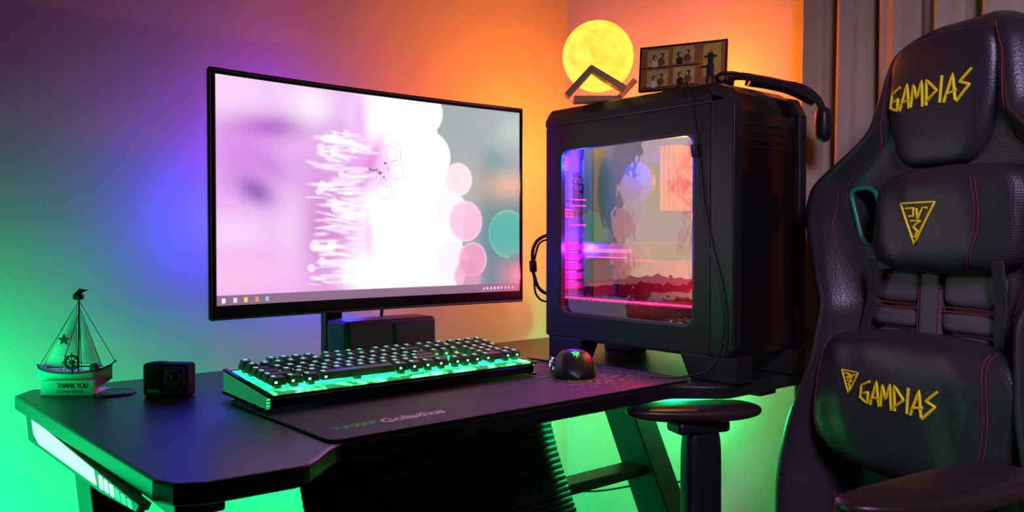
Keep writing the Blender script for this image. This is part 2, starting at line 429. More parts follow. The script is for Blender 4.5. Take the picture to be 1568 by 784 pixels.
# ---------------------------------------------------------------- keyboard
def keyboard():
    r=root('mechanical_keyboard',(.442,1.010,DZ+.0095),rotx=R(5),local=True)
    Wk,Dk=.450,.150
    box('body',(Wk/2,Dk/2,.008),(Wk,Dk,.016),M_black,r,.003)
    def glowmat(name,col,scale,lo,hi,a,bb):
        mp=mat(name,(.0,.05,.02),.3,emit=col,es=1)
        nt=mp.node_tree; N=nt.nodes; L=nt.links; b=N['Principled BSDF']
        tc=N.new('ShaderNodeTexCoord'); nz=N.new('ShaderNodeTexNoise'); nz.inputs['Scale'].default_value=scale
        L.new(tc.outputs['Object'],nz.inputs['Vector'])
        mr=N.new('ShaderNodeMapRange'); mr.inputs[1].default_value=a; mr.inputs[2].default_value=bb; mr.inputs[3].default_value=lo; mr.inputs[4].default_value=hi
        L.new(nz.outputs['Fac'],mr.inputs[0]); L.new(mr.outputs[0],b.inputs['Emission Strength']); return mp
    box('plate',(Wk/2,.078,.0168),(Wk-.012,.128,.0016),glowmat('key_plate',(.01,1,.22),28,1.4,6,.38,.66),r,0)
    box('front_light_bar',(Wk/2,.0085,.0165),(Wk-.01,.015,.003),glowmat('front_glow',(.08,1,.24),40,.35,7,.46,.72),r,.001)
    box('front_lip',(Wk/2,-.001,.006),(Wk,.004,.012),M_gloss,r,.001)
    mc=mat('perforated_side',(.0,.03,.01),.4,emit=(.04,1,.32),es=1)
    nt=mc.node_tree; N=nt.nodes; L=nt.links; b=N['Principled BSDF']
    tc=N.new('ShaderNodeTexCoord'); vo=N.new('ShaderNodeTexVoronoi'); vo.inputs['Scale'].default_value=330; vo.inputs['Randomness'].default_value=0
    mpn=N.new('ShaderNodeMapping'); mpn.inputs['Rotation'].default_value=(R(45),0,0)
    L.new(tc.outputs['Object'],mpn.inputs[0]); L.new(mpn.outputs[0],vo.inputs['Vector'])
    lt=N.new('ShaderNodeMath'); lt.operation='LESS_THAN'; lt.inputs[1].default_value=.55; L.new(vo.outputs['Distance'],lt.inputs[0])
    ml=N.new('ShaderNodeMath'); ml.operation='MULTIPLY'; ml.inputs[1].default_value=1.0; L.new(lt.outputs[0],ml.inputs[0]); L.new(ml.outputs[0],b.inputs['Emission Strength'])
    for x in (-.002,Wk+.002):
        extrude_poly('side_light',[(.002,-.002),(.148,-.012),(.148,.017),(.002,.014)],x-.0025,x+.0025,mc,r,axis='x')
        extrude_poly('side_rim',[(-.003,.0145),(.150,.0175),(.150,.0205),(-.003,.0175)],x-.003,x+.003,M_gloss,r,axis='x')
        extrude_poly('side_base',[(-.003,-.004),(.150,-.015),(.150,-.011),(-.003,-.001)],x-.003,x+.003,M_gloss,r,axis='x')
    for x in (.05,Wk-.05): box('foot',(x,.135,-.009),(.03,.012,.018),M_black,r,.002)
    u=.0192; x0=.009
    rows=[.127,.104,.085,.066,.047,.028]
    keys=[]
    def seq(row,x,ws):
        for w in ws:
            if w<0: x+=-w
            else: keys.append((x,rows[row],w)); x+=w
    seq(0,0,[1,-1]+[1]*4+[-.5]+[1]*4+[-.5]+[1]*4+[-.25]+[1]*3+[-.25]+[1]*4)
    seq(1,0,[1]*13+[2,-.25,1,1,1,-.25,1,1,1,1])
    seq(2,0,[1.5]+[1]*12+[1.5,-.25,1,1,1,-.25,1,1,1,1])
    seq(3,0,[1.75]+[1]*11+[2.25,-3.5,1,1,1])
    seq(4,0,[2.25]+[1]*10+[2.75,-1.25,1,-1.25,1,1,1,1])
    seq(5,0,[1.25,1.25,1.25,6.25,1.25,1.25,1.25,1.25,-.25,1,1,1,-.25,2,1,1])
    V=[];F=[];LV=[];LF=[]
    for (kx,ky,w) in keys:
        xa=x0+kx*u+.0013; xb=x0+(kx+w)*u-.0013; ya=ky-u/2+.0013; yb=ky+u/2-.0013
        zb=.0225; zt=.0330+ (.002 if ky>.1 else 0) ; i=.0025
        n=len(V)
        V+=[(xa,ya,zb),(xb,ya,zb),(xb,yb,zb),(xa,yb,zb),(xa+i,ya+i*.7,zt),(xb-i,ya+i*.7,zt),(xb-i,yb-i*1.2,zt+.0008),(xa+i,yb-i*1.2,zt+.0008)]
        F+=[(n,n+3,n+2,n+1),(n+4,n+5,n+6,n+7),(n,n+1,n+5,n+4),(n+1,n+2,n+6,n+5),(n+2,n+3,n+7,n+6),(n+3,n,n+4,n+7)]
        cx=(xa+xb)/2 if w<=1.2 else xa+.006; cy=(ya+yb)/2+.001; z2=zt+.0009
        for (dx,dy,lw,lh) in ((-.001,.002,.0024,.0008),(.0014,.0,.0007,.0024),(-.001,-.001,.0022,.0007)):
            q=len(LV); LV+=[(cx+dx-lw,cy+dy-lh,z2),(cx+dx+lw,cy+dy-lh,z2),(cx+dx+lw,cy+dy+lh,z2),(cx+dx-lw,cy+dy+lh,z2)]; LF.append((q,q+1,q+2,q+3))
        q=len(LV); yy=ya+.0003
        LV+=[(cx-.002,yy,zb+.003),(cx+.002,yy,zb+.003),(cx+.002,yy+.0006,zb+.006),(cx-.002,yy+.0006,zb+.006)]; LF.append((q,q+1,q+2,q+3))
    ko=mesh_obj('keycaps',V,F,mat('keycap',(.06,.06,.066),.36),r)
    md=ko.modifiers.new('b','BEVEL'); md.width=.0008; md.segments=2
    mesh_obj('legends',LV,LF,mat('legend_glow',(.1,.3,.2),.5,emit=(.35,1,.60),es=1.5),r)
    V=[];F=[]
    for (kx,ky,w) in keys:
        cx=x0+(kx+w/2)*u; s=.0045; n=len(V)
        for z in (.017,.023): V+=[(cx-s,ky-s,z),(cx+s,ky-s,z),(cx+s,ky+s,z),(cx-s,ky+s,z)]
        F+=[(n,n+1,n+5,n+4),(n+1,n+2,n+6,n+5),(n+2,n+3,n+7,n+6),(n+3,n,n+4,n+7)]
    mesh_obj('switches',V,F,M_black,r)
    tube('cable',[(.40,.148,.008),(.41,.175,-.004),(.47,.20,-.018),(.56,.22,-.022),(.62,.30,-.028)],.0022,M_cable,r)
keyboard()

# ---------------------------------------------------------------- mouse
def mouse():
    r=root('computer_mouse',(.955,.985,DZ+.003),rotz=R(-32),local=True)
    m=mat('mouse_matte',(.014,.014,.016),.38)
    n=36;k=24;V=[];F=[]
    for i in range(n+1):
        t=i/n; y=-.060+.122*t
        e=max(0,1-abs(2*t-1)**3.2)**.5
        w=(.033+.004*math.cos((t-.1)*6))*e+.0006
        h=(.041*math.exp(-((t-.36)/.42)**2))*max(0,1-abs(2*t-1)**4)**.55+.002
        for j in range(k+1):
            a=math.pi*j/k
            V.append((w*spow(math.cos(a),.7),y,h*spow(math.sin(a),.75)+.001))
    w=k+1
    for i in range(n):
        for j in range(k): a=i*w+j; F.append((a,a+1,a+1+w,a+w))
        F.append((i*w,i*w+k,(i+1)*w+k,(i+1)*w))
    mesh_obj('shell',V,F,m,r,True)
    cyl('wheel',(-.004,.038,.024),(.004,.038,.024),.010,M_rubber,r,seg=24,bev=.001)
    tube('button_gap',[(0,.058,.010),(0,.048,.021),(0,.03,.0325),(0,.01,.0405)],.0007,M_gloss,r)
    lg=mat('logo_green',(0,.2,0),.4,emit=(.1,1,.15),es=1.2)
    for p in ([(-.006,-.030,.0405),(0,-.038,.038),(.006,-.030,.0405)],[(-.004,-.040,.0365),(0,-.030,.041),(.004,-.040,.0365)],[(0,-.044,.0345),(0,-.034,.0395)]):
        tube('logo',p,.0008,lg,r)
    lw=mat('side_glow',(.1,.1,.1),.4,emit=(.5,.75,1),es=.9)
    for a in range(3):
        for b in range(4):
            superell('side_button',(-.0325+.0012*abs(a-1),-.012+b*.011,.012+a*.007),(.0022,.0042,.0026),m if (a+b)%3 else lw,r,nu=12,nv=8)
    tube('cable',[(0,.060,.008),(.0,.09,.003),(-.03,.16,.002),(-.10,.2,.002),(-.14,.3,.0)],.002,M_cable,r)
mouse()

# ---------------------------------------------------------------- PC case
def glass():
    m=bpy.data.materials.new('tinted_acrylic'); m.use_nodes=True; nt=m.node_tree; N=nt.nodes; L=nt.links
    N.remove(N['Principled BSDF']); out=N['Material Output']
    t=N.new('ShaderNodeBsdfTransparent'); t.inputs[0].default_value=(.95,.90,.95,1)
    g=N.new('ShaderNodeBsdfGlossy'); g.inputs['Roughness'].default_value=.03; g.inputs[0].default_value=(1,.86,.55,1)
    mx=N.new('ShaderNodeMixShader'); mx.inputs[0].default_value=.38
    L.new(t.outputs[0],mx.inputs[1]); L.new(g.outputs[0],mx.inputs[2]); L.new(mx.outputs[0],out.inputs['Surface'])
    tc=N.new('ShaderNodeTexCoord'); nz=N.new('ShaderNodeTexNoise'); nz.inputs['Scale'].default_value=22
    L.new(tc.outputs['Object'],nz.inputs['Vector']); bp=N.new('ShaderNodeBump'); bp.inputs['Strength'].default_value=.10; bp.inputs['Distance'].default_value=.01
    L.new(nz.outputs['Fac'],bp.inputs['Height']); L.new(bp.outputs['Normal'],g.inputs['Normal'])
    return m
def pc():
    r=root('computer_tower',(1.186,.98,DZ))
    x0,x1,y0,y1,z0,z1=1.082,1.290,.765,1.190,.785,1.225
    Mc=mat('case_steel',(.026,.024,.027),.42,.3,bump=.05)
    Mf=mat('case_plastic',(.018,.018,.020),.33)
    cy,cz=(.802+1.186)/2,(.792+1.192)/2; pw,ph=1.186-.802,1.192-.792
    outer=[(cy+a,cz+b) for a,b in roundrect(pw,ph,.004)]
    wy,wz=(.838+1.146)/2,(.838+1.145)/2
    def hole(gr): return [(wy+a,wz+b) for a,b in roundrect(.308+gr,.307+gr,.016+gr/2)]
    inner=hole(0); n=len(outer); V=[];F=[]
    h2=hole(.010)
    loops=[[(x0+.012,p[0],p[1]) for p in outer],[(x0,p[0],p[1]) for p in outer],[(x0,p[0],p[1]) for p in h2],[(x0+.002,p[0],p[1]) for p in inner],[(x0+.012,p[0],p[1]) for p in inner],[(x0+.012,p[0],p[1]) for p in outer]]
    for l in loops: V+=l
    for a in range(5):
        for i in range(n): F.append((a*n+i,a*n+(i+1)%n,(a+1)*n+(i+1)%n,(a+1)*n+i))
    mesh_obj('side_panel',V,F,Mc,r)
    mesh_obj('window_glass',[(x0+.0065+.030*(p[0]-wy),p[0],p[1]) for p in inner],[tuple(range(n))],glass(),r)
    Mi=mat('tray_steel',(.10,.05,.04),.45,.1)
    box('side_panel_far',(x1-.003,.995,1.0),(.006,.38,.41),Mc,r,.002)
    box('rear_wall',((x0+x1)/2+.002,1.186,1.0),(.196,.006,.41),mat('inner_steel',(.22,.22,.28),.5,.1),r,.001)
    box('floor_pan',((x0+x1)/2,.99,.791),(.196,.39,.008),Mc,r,.001)
    pr=[(x0,1.192),(x0,1.207),(x0+.010,1.226),(x1-.018,1.226),(x1,1.205),(x1,1.192)]
    V=[];F=[];m=len(pr)
    ys=[(.775,0),(.80,1),(1.18,1),(1.190,.6)]
    for (y,s) in ys:
        for (a,b) in pr: V.append((a,y,1.192+(b-1.192)*(.55+.45*s)))
    for q in range(len(ys)-1):
        for i in range(m): F.append((q*m+i,q*m+(i+1)%m,(q+1)*m+(i+1)%m,(q+1)*m+i))
    F.append(tuple(range(m))); F.append(tuple(range((len(ys)-1)*m,len(ys)*m)))
    o=mesh_obj('top_cover',V,F,Mf,r); b=o.modifiers.new('b','BEVEL'); b.width=.003; b.segments=3
    box('top_vent',((x0+x1)/2,1.02,1.2268),(.12,.26,.002),mat('mesh_vent',(.01,.01,.01),.7,bump=1,bs=900),r,.0008)
    pf=[(.802,.79),(.768,.79),(.757,.805),(.757,1.185),(.772,1.214),(.802,1.222)]
    extrude_poly('front_bezel',pf,x0-.0,x0+.022,Mf,r,bev=.003,axis='x')
    extrude_poly('front_bezel_far',pf,x1-.022,x1,Mf,r,bev=.003,axis='x')
    pf2=[(.802,.79),(.765,.79),(.763,.805),(.763,1.18),(.775,1.21),(.802,1.218)]
    extrude_poly('front_door',pf2,x0+.023,x1-.023,M_gloss,r,bev=.002,axis='x')
    for i in range(4): box('front_slot',(1.186,.7625,1.16-.012*i),(.13,.002,.003),M_black,r,.0005)
    for yy,yw in ((.80,.09),(1.145,.075)):
        for xa,xb in ((x0+.003,x0+.05),(x1-.05,x1-.003)):
            extrude_poly('foot',[(yy-yw/2,DZ),(yy+yw/2,DZ),(yy+yw/2+(.02 if yy<1 else 0),.792),(yy-yw/2-(.0 if yy<1 else .02),.792)],xa,xb,Mf,r,bev=.003,axis='x')
    # interior
    box('motherboard_tray',(1.262,.98,1.0),(.004,.36,.38),Mi,r,0)
    box('motherboard',(1.255,1.05,1.03),(.004,.22,.24),mat('pcb',(.09,.03,.045),.4),r,0)
    Mr=mat('red_glow',(.3,0,.02),.4,emit=(1,.02,.10),es=7)
    Mp=mat('magenta_glow',(.3,0,.1),.4,emit=(1,.04,.35),es=3.2)
    box('psu_shroud',(1.18,.99,.835),(.15,.35,.055),mat('shroud',(.025,.025,.03),.5,bump=1,bs=120),r,.002)
    box('shroud_light',(1.108,.99,.865),(.004,.34,.0025),Mr,r,0)
    box('gpu',(1.19,1.05,.955),(.12,.18,.035),mat('gpu_shroud',(.06,.03,.05),.3),r,.004)
    box('gpu_light',(1.128,1.07,.955),(.003,.12,.006),Mr,r,0)
    box('gpu_light',(1.128,1.07,.943),(.003,.10,.002),Mp,r,0)
    cyl('cpu_cooler',(1.25,1.06,1.085),(1.20,1.06,1.085),.040,mat('cooler',(.03,.025,.03),.5,.2),r)
    Mram=mat('ram',(.15,.05,.04),.3,.5,emit=(1,.18,.08),es=.5)
    for i in range(4): box('ram_stick',(1.225,1.000-i*.011,1.09),(.05,.005,.12),Mram,r,.001)
    for a in range(6):
        for b in range(5):
            if (a*3+b*5)%7: box('vent_slot',(1.101+a*.0065,1.1822,1.137-b*.0075),(.004,.001,.0042),Mr if (a+b)%2 else Mp,r,0)
    for a in range(9):
        for b in range(3): box('vent_slot',(1.100+a*.006,1.1822,1.035-b*.0065),(.0035,.001,.0035),Mp,r,0)
    Msl=mat('slot',(.60,.06,.25),.4,.1); Mio=mat('io',(.12,.12,.2),.3,.6)
    for i in range(5):
        box('expansion_slot',(1.140,1.180,.885+i*.019),(.085,.004,.013),Msl,r,.001)
        box('expansion_gap',(1.125+.003*i,1.1775,.894+i*.019),(.05,.002,.0014),Mp,r,0)
    for i in range(5): box('io_port',(1.17,1.178,1.05+i*.014),(.04,.006,.009),Mio,r,.001)
    for zz_ in (1.055,1.043,1.005): box('slot_light',(1.150,1.165,zz_),(.045,.004,.0022),Mp,r,0)
    box('rear_corner_post',(1.172,1.160,1.0),(.010,.02,.37),M_black,r,.001)
    for zc in (.93,1.06):
        torus('front_fan',(1.18,.822,zc),.054,.006,M_black,r,rot=(R(90),0,0))
        torus('front_fan_light',(1.18,.830,zc),.046,.003,Mr,r,rot=(R(90),0,0))
    for q in range(5):
        tube('psu_cable',[(1.245,.90+.012*q,.865),(1.225,.91+.012*q,.93),(1.235,.93+.01*q,.99),(1.25,.96,1.03)],.0025,M_cable,r)
    superell('power_connector_light',(1.238,.945,1.02),(.008,.010,.012),Mr,r)
    text('case_logo','TECWARE',.014,(x0+.001,1.128,.862),(R(90),0,R(-90)),mat('logo_grey',(.25,.3,.45),.4),r,ext=.0002)
    point('interior_blue_led',(1.112,1.12,1.12),3.0,(.01,.03,1),.006)
    point('interior_blue_led',(1.112,1.13,.96),1.7,(.20,.02,1),.006)
    point('interior_red_led',(1.14,.98,.90),2.8,(1,.02,.08),.006)
    point('interior_amber_fill',(1.15,.90,1.10),3.4,(1,.34,.02),.006)  # added fill that warms the tray behind the glass, no real LED
pc()

# ---------------------------------------------------------------- moon lamp
def moon():
    r=root('moon_lamp',(1.113,1.081,1.2275),rotz=R(-40),local=True)
    m=bpy.data.materials.new('moon_glow'); m.use_nodes=True; nt=m.node_tree; N=nt.nodes; L=nt.links; b=N['Principled BSDF']
    b.inputs['Base Color'].default_value=(.8,.6,.1,1); b.inputs['Roughness'].default_value=.6
    tc=N.new('ShaderNodeTexCoord'); n1=N.new('ShaderNodeTexNoise'); n1.inputs['Scale'].default_value=34; n1.inputs['Detail'].default_value=10; n1.inputs['Roughness'].default_value=.7
    n2=N.new('ShaderNodeTexVoronoi'); n2.inputs['Scale'].default_value=60
    L.new(tc.outputs['Object'],n1.inputs['Vector']); L.new(tc.outputs['Object'],n2.inputs['Vector'])
    cr=N.new('ShaderNodeValToRGB'); cr.color_ramp.elements[0].position=.32; cr.color_ramp.elements[0].color=(.78,.56,.03,1)
    cr.color_ramp.elements[1].position=.60; cr.color_ramp.elements[1].color=(.95,.84,.10,1)
    L.new(n1.outputs['Fac'],cr.inputs[0]); L.new(cr.outputs[0],b.inputs['Emission Color']); b.inputs['Emission Strength'].default_value=1.15
    bp=N.new('ShaderNodeBump'); bp.inputs['Distance'].default_value=.002; L.new(n2.outputs['Distance'],bp.inputs['Height']); L.new(bp.outputs['Normal'],b.inputs['Normal'])
    superell('globe',(0.002,0,.089),(.0655,.0655,.0655),m,r,1,1,64,40)
    w=mat('stand_wood',(.62,.34,.16),.45,var=.3,vs=80)
    up=(0,1,0)
    beam('bar',(-.060,-.052,.006),(-.014,-.052,.056),.011,.026,w,r,.001,up)
    beam('bar',(-.019,-.052,.056),(.045,-.052,.018),.011,.026,w,r,.001,up)
    beam('bar',(-.045,-.02,.005),(.042,-.02,.005),.010,.04,w,r,.001,up)
    beam('bar',(.036,.0,.006),(.070,.0,.044),.011,.028,w,r,.001,up)
moon()

# ---------------------------------------------------------------- photo plaque
def plaque():
    c=Vector((1.127,.893,1.2275)); ang=math.atan2(.8275-.963,1.153-1.093)
    r=root('photo_plaque',c,rotz=ang,local=True)
    wd=mat('plaque_board',(.48,.15,.02),.5,var=.5,vs=50)
    box('board',(0,0,.042),(.150,.006,.080),wd,r,.001,rot=(R(-8),0,0))
    pr=mat('print_paper',(.98,.46,.14),.5,var=.6,vs=120); dk=mat('print_dark',(.02,.01,.008),.6)  # orange lamplight is mixed into the print colour
    def pos(x,z,d):
        a=R(-8); y0=-d; zz=z-.042
        return (x, y0*math.cos(a)-zz*math.sin(a), .042+y0*math.sin(a)+zz*math.cos(a))
    def on(name,x,z,w,h,m,d=.0034,bev=.0):
        return box(name,pos(x,z,d),(w,.0008,h),m,r,bev,rot=(R(-8),0,0))
    def ov(name,x,z,w,h,m,d=.0040,e=1):
        return superell(name,pos(x,z,d),(w/2,.0006,h/2),m,r,e,e,20,12,rot=(R(-8),0,0))
    edge=M_black
    on('frame_top',0,.080,.150,.003,edge); on('frame_bottom',0,.004,.150,.003,edge); on('frame_right',.0735,.042,.003,.08,edge); on('frame_left',-.0735,.042,.003,.08,edge)
    skin=mat('print_skin',(.85,.45,.20),.5); shirt=mat('print_shirt',(.20,.07,.03),.5); shirt2=mat('print_shirt_light',(.95,.75,.50),.5)
    for q,(x,z) in enumerate(((-.042,.060),(.002,.062),(-.042,.024),(.004,.026))):
        on('photo',x,z,.037,.029,pr)
        for s,mm in ((-1,dk if q%2 else shirt2),(1,shirt)):
            xx=x+s*(.0055+.001*(q%2)); zz=z-.001+s*.0015
            ov('person',xx,zz-.0075,.012,.013,mm,e=.8)
            ov('hair',xx+s*.0006,zz+.0035,.0072,.0085,dk); ov('face',xx-s*.0008,zz+.0025,.0045,.006,skin,.0046)
    on('mount_line',-.02,.043,.10,.0015,dk); on('mount_line',-.02,.008,.10,.0015,dk)
    on('photo',.050,.048,.030,.056,mat('print_warm',(.98,.44,.07),.5,var=.5,vs=90))  # print colour carries the orange lamplight too
    ov('figure_body',.048,.032,.013,.026,dk,e=.7); ov('figure_hat',.048,.054,.022,.005,dk); ov('figure_hat_crown',.048,.057,.010,.009,dk); ov('figure_head',.048,.048,.010,.012,dk)
    ov('figure_leg',.044,.015,.005,.020,dk); ov('figure_leg',.053,.015,.005,.020,dk); ov('figure_arm',.038,.037,.014,.004,dk)
plaque()

# ---------------------------------------------------------------- headset + cable on the tower
def headset():
    r=root('headset',(1.23,.80,1.23))
    tube('headband',[(1.165,.835,1.243),(1.185,.825,1.250),(1.215,.805,1.247),(1.25,.782,1.240),(1.285,.755,1.228),(1.305,.742,1.205),(1.31,.738,1.17)],.0065,M_rubber,r)
    tube('band_pad',[(1.20,.812,1.243),(1.235,.790,1.238),(1.27,.766,1.227),(1.295,.748,1.21)],.010,M_black,r)
    superell('ear_cup',(1.312,.740,1.172),(.014,.013,.030),M_black,r,.7,.7)
    superell('ear_cup',(1.165,.838,1.240),(.014,.018,.012),M_black,r,.7,.7)
    tube('lead',[(1.145,.83,1.236),(1.13,.825,1.243),(1.14,.80,1.246),(1.16,.79,1.238),(1.175,.80,1.232)],.003,M_cable,r)
headset()
r=root('usb_cable',(1.075,.83,1.0))
tube('wire',[(1.115,.90,1.231),(1.098,.865,1.234),(1.079,.845,1.222),(1.0765,.838,1.18),(1.0775,.826,1.12),(1.0765,.815,1.03),(1.076,.798,.96),(1.0775,.778,.90),(1.077,.771,.83),(1.07,.79,.775),(1.055,.83,.7575),(1.02,.87,.7565)],.0017,M_cable,r)
cyl('connector',(1.0762,.831,1.128),(1.0762,.8285,1.108),.0045,M_black,r,bev=.001)

# ---------------------------------------------------------------- action camera
def actioncam():
    r=root('action_camera',(.388,1.235,DZ),rotz=R(-46),local=True)
    m=mat('cam_rubber',(.016,.018,.019),.75,bump=.3,bs=900,spec=.3)
    Ml=mat('cam_lens',(.006,.006,.008),.45,spec=.3)
    box('body',(0,0,.024),(.068,.028,.048),m,r,.005,seg=3)
    box('lens_block',(.018,-.0175,.030),(.027,.010,.027),m,r,.004,seg=3)
    torus('lens_ring',(.018,-.0228,.030),.010,.0015,mat('cam_ring',(.06,.06,.065),.4),r,rot=(R(90),0,0))
    cyl('lens',(.018,-.0215,.030),(.018,-.0235,.030),.009,Ml,r)
    superell('lens_glass',(.018,-.0230,.030),(.005,.002,.005),Ml,r,1,1,20,12)
    box('front_screen',(-.016,-.0143,.025),(.025,.0015,.025),mat('cam_screen',(.006,.006,.006),.7,spec=.15),r,.0006)
    box('screen_text',(-.016,-.0152,.009),(.018,.0006,.004),mat('cam_text',(.3,.3,.3),.5),r,0)
    box('shutter',(-.012,0,.0485),(.014,.010,.002),mat('cam_btn',(.06,.06,.06),.4),r,.0008)
    box('mount_finger',(0,0,.001),(.02,.015,.002),M_black,r,.0006)
actioncam()

r=root('lens_cap',(.33,1.30,DZ))
cyl('cap',(.33,1.30,DZ),(.33,1.30,DZ+.003),.029,M_black,r,seg=48,bev=.001)
torus('rim',(.33,1.30,DZ+.003),.025,.0006,M_gloss,r)

# ---------------------------------------------------------------- sailboat
def boat():
    r=root('model_sailboat',(.287,1.345,DZ),rotz=R(-40),local=True)
    wh=mat('boat_white',(.78,.78,.74),.5,var=.15,vs=90); bl=mat('boat_trim',(.03,.10,.14),.5)
    wood=mat('boat_wood',(.05,.035,.025),.6)
    V=[];F=[];n=24;k=10
    for i in range(n+1):
        t=i/n; x=-.052+.108*t
        w=.020*math.sin(math.pi*min(1,t*.85+.15))**.6*(.25+.75*min(1,(1-t)*5))
        if t<.08: w*=.3+.7*t/.08
        top=.032+.010*abs(2*t-1)**3; bot=.004 + .018*max(0,abs(2*t-1)-.55)/.45
        for j in range(k+1):
            a=math.pi*j/k; V.append((x*(1), -w*math.cos(a), top-(top-bot)*math.sin(a)**.6))
    for i in range(n):
        for j in range(k): a=i*(k+1)+j; F.append((a,a+1,a+k+2,a+k+1))
        F.append((i*(k+1),i*(k+1)+k,(i+1)*(k+1)+k,(i+1)*(k+1)))
    F.append(tuple(range(k+1))); F.append(tuple(range(n*(k+1),(n+1)*(k+1))))
    mesh_obj('hull',V,F,wh,r)
    tube('gunwale',[(V[i*(k+1)][0],V[i*(k+1)][1]-.0005,V[i*(k+1)][2]+.0005) for i in range(n+1)],.0014,bl,r,smooth=False)
    extrude_poly('sign_base',[(-.037,-.023),(.042,-.023),(.042,.020),(-.037,.020)],0,.005,wh,r,bev=.001)
    box('sign_plate',(.003,-.0235,.012),(.078,.003,.022),wh,r,.001)
    text('sign_text','THANK YOU',.0095,(-.012,-.0252,.012),(R(90),0,0),wood,r,ext=.0002,bold=.0003,sx=.8)
    text('sign_text_small','OCEAN WAVE',.006,(-.014,-.0252,.0045),(R(90),0,0),bl,r,ext=.0002)
    cyl('mast',(.006,0,.03),(.008,0,.142),.0013,wood,r)
    cyl('boom',(-.040,0,.038),(.042,0,.040),.001,wood,r)
    cyl('bowsprit',(.048,0,.038),(.062,0,.048),.001,wood,r)
    ms=mat('sail_net',(.90,.92,.86),.7,alpha=1)
    nt=ms.node_tree; N=nt.nodes; L=nt.links; b=N['Principled BSDF']
    tc=N.new('ShaderNodeTexCoord'); ck=N.new('ShaderNodeTexChecker'); ck.inputs['Scale'].default_value=900
    mpn=N.new('ShaderNodeMapping'); mpn.inputs['Rotation'].default_value=(0,R(45),0)
    L.new(tc.outputs['Object'],mpn.inputs[0]); L.new(mpn.outputs[0],ck.inputs['Vector'])
    mr=N.new('ShaderNodeMapRange'); mr.inputs[3].default_value=.45; mr.inputs[4].default_value=.8
    L.new(ck.outputs['Fac'],mr.inputs[0]); L.new(mr.outputs[0],b.inputs['Alpha'])
    Mrope=mat('rope',(.5,.48,.4),.8)
    def sail(name,a,b_,c,bul):
        V=[];F=[];n=12
        a,b_,c=Vector(a),Vector(b_),Vector(c); idx={}
        for i in range(n+1):
            for j in range(n+1-i):
                u=i/n;v=j/n;w=1-u-v; p=a*w+b_*u+c*v; p.y-=bul*27*u*v*w*.8+0; idx[i,j]=len(V); V.append(p)
        for i in range(n):
            for j in range(n-i):
                F.append((idx[i,j],idx[i+1,j],idx[i,j+1]))
                if i+j<n-1: F.append((idx[i+1,j],idx[i+1,j+1],idx[i,j+1]))
        mesh_obj(name,V,F,ms,r,True)
        tube(name+'_rope',[a,b_,c],.0008,Mrope,r,smooth=False,cyclic=True)
    sail('mainsail',(.004,0,.130),(-.046,0,.040),(.004,0,.042),.012)
    sail('jib',(.010,0,.124),(.010,0,.044),(.040,0,.042),.010)
    tube('rigging',[[(.008,0,.136),(-.050,0,.042)],[(.008,0,.136),(.060,0,.047)],[(.008,0,.12),(.02,-.018,.036)],[(.008,0,.12),(-.01,-.018,.036)]],.0005,wood,r,smooth=False)
    superell('lookout',(.007,0,.142),(.007,.006,.005),wood,r); 
    mesh_obj('pennant',[(.008,-.001,.145),(.022,0,.152),(.008,.001,.154),(-.001,0,.145)],[(0,1,2,3)],wood,r)
    pts=[]
    for i in range(10):
        a=math.pi/2+i*math.pi/5; q=.009 if i%2==0 else .004; pts.append((-.008+q*math.cos(a),.080+q*math.sin(a)))
    mesh_obj('star',[(p[0],-.014,p[1]) for p in pts]+[(p[0],-.012,p[1]) for p in pts],[tuple(range(10)),tuple(range(10,20))]+[(i,(i+1)%10,10+(i+1)%10,10+i) for i in range(10)],wood,r)
    torus('wheel_rim',(.007,-.020,.048),.0095,.0018,wood,r,rot=(R(90),0,0),n=28,k=8)
    for i in range(4):
        a=i*math.pi/4; c_,s_=.0145*math.cos(a),.0145*math.sin(a)
        cyl('spoke',(.007-c_,-.020,.048-s_),(.007+c_,-.020,.048+s_),.0008,wood,r,seg=8)
    cyl('hub',(.007,-.023,.048),(.007,-.017,.048),.003,wood,r)
    cyl('wheel_post',(.007,-.019,.03),(.007,-.018,.046),.0015,wood,r)
    superell('barrel',(.034,-.008,.038),(.006,.006,.007),mat('barrel',(.25,.12,.08),.6),r)
boat()

# ---------------------------------------------------------------- loose cables
r=root('power_cable',(1.09,1.22,.92))
tube('wire',[(1.13,1.20,.985),(1.10,1.215,.982),(1.086,1.225,.965),(1.084,1.228,.93),(1.088,1.226,.90),(1.10,1.22,.875),(1.13,1.21,.865)],.0035,M_cable,r)
tube('wire',[(1.13,1.21,.975),(1.10,1.22,.972),(1.090,1.225,.95),(1.088,1.228,.90),(1.098,1.226,.86),(1.13,1.215,.85)],.0022,M_cable,r)
cyl('plug',(1.084,1.228,.935),(1.085,1.227,.912),.0075,M_black,r,bev=.002)
r=root('desk_cable',(1.0,1.3,.5))
tube('wire',[(1.00,1.40,.72),(.98,1.36,.62),(1.0,1.33,.50),(.97,1.36,.38),(.98,1.38,.05)],.0035,M_cable,r)
tube('wire',[(1.02,1.40,.72),(1.04,1.38,.62),(1.02,1.35,.52),(1.03,1.37,.38),(1.02,1.38,.05)],.003,M_cable,r)
tube('wire',[(1.12,1.36,.70),(1.15,1.30,.46),(1.22,1.22,.45),(1.30,1.10,.48),(1.33,1.0,.50)],.002,M_cable,r)

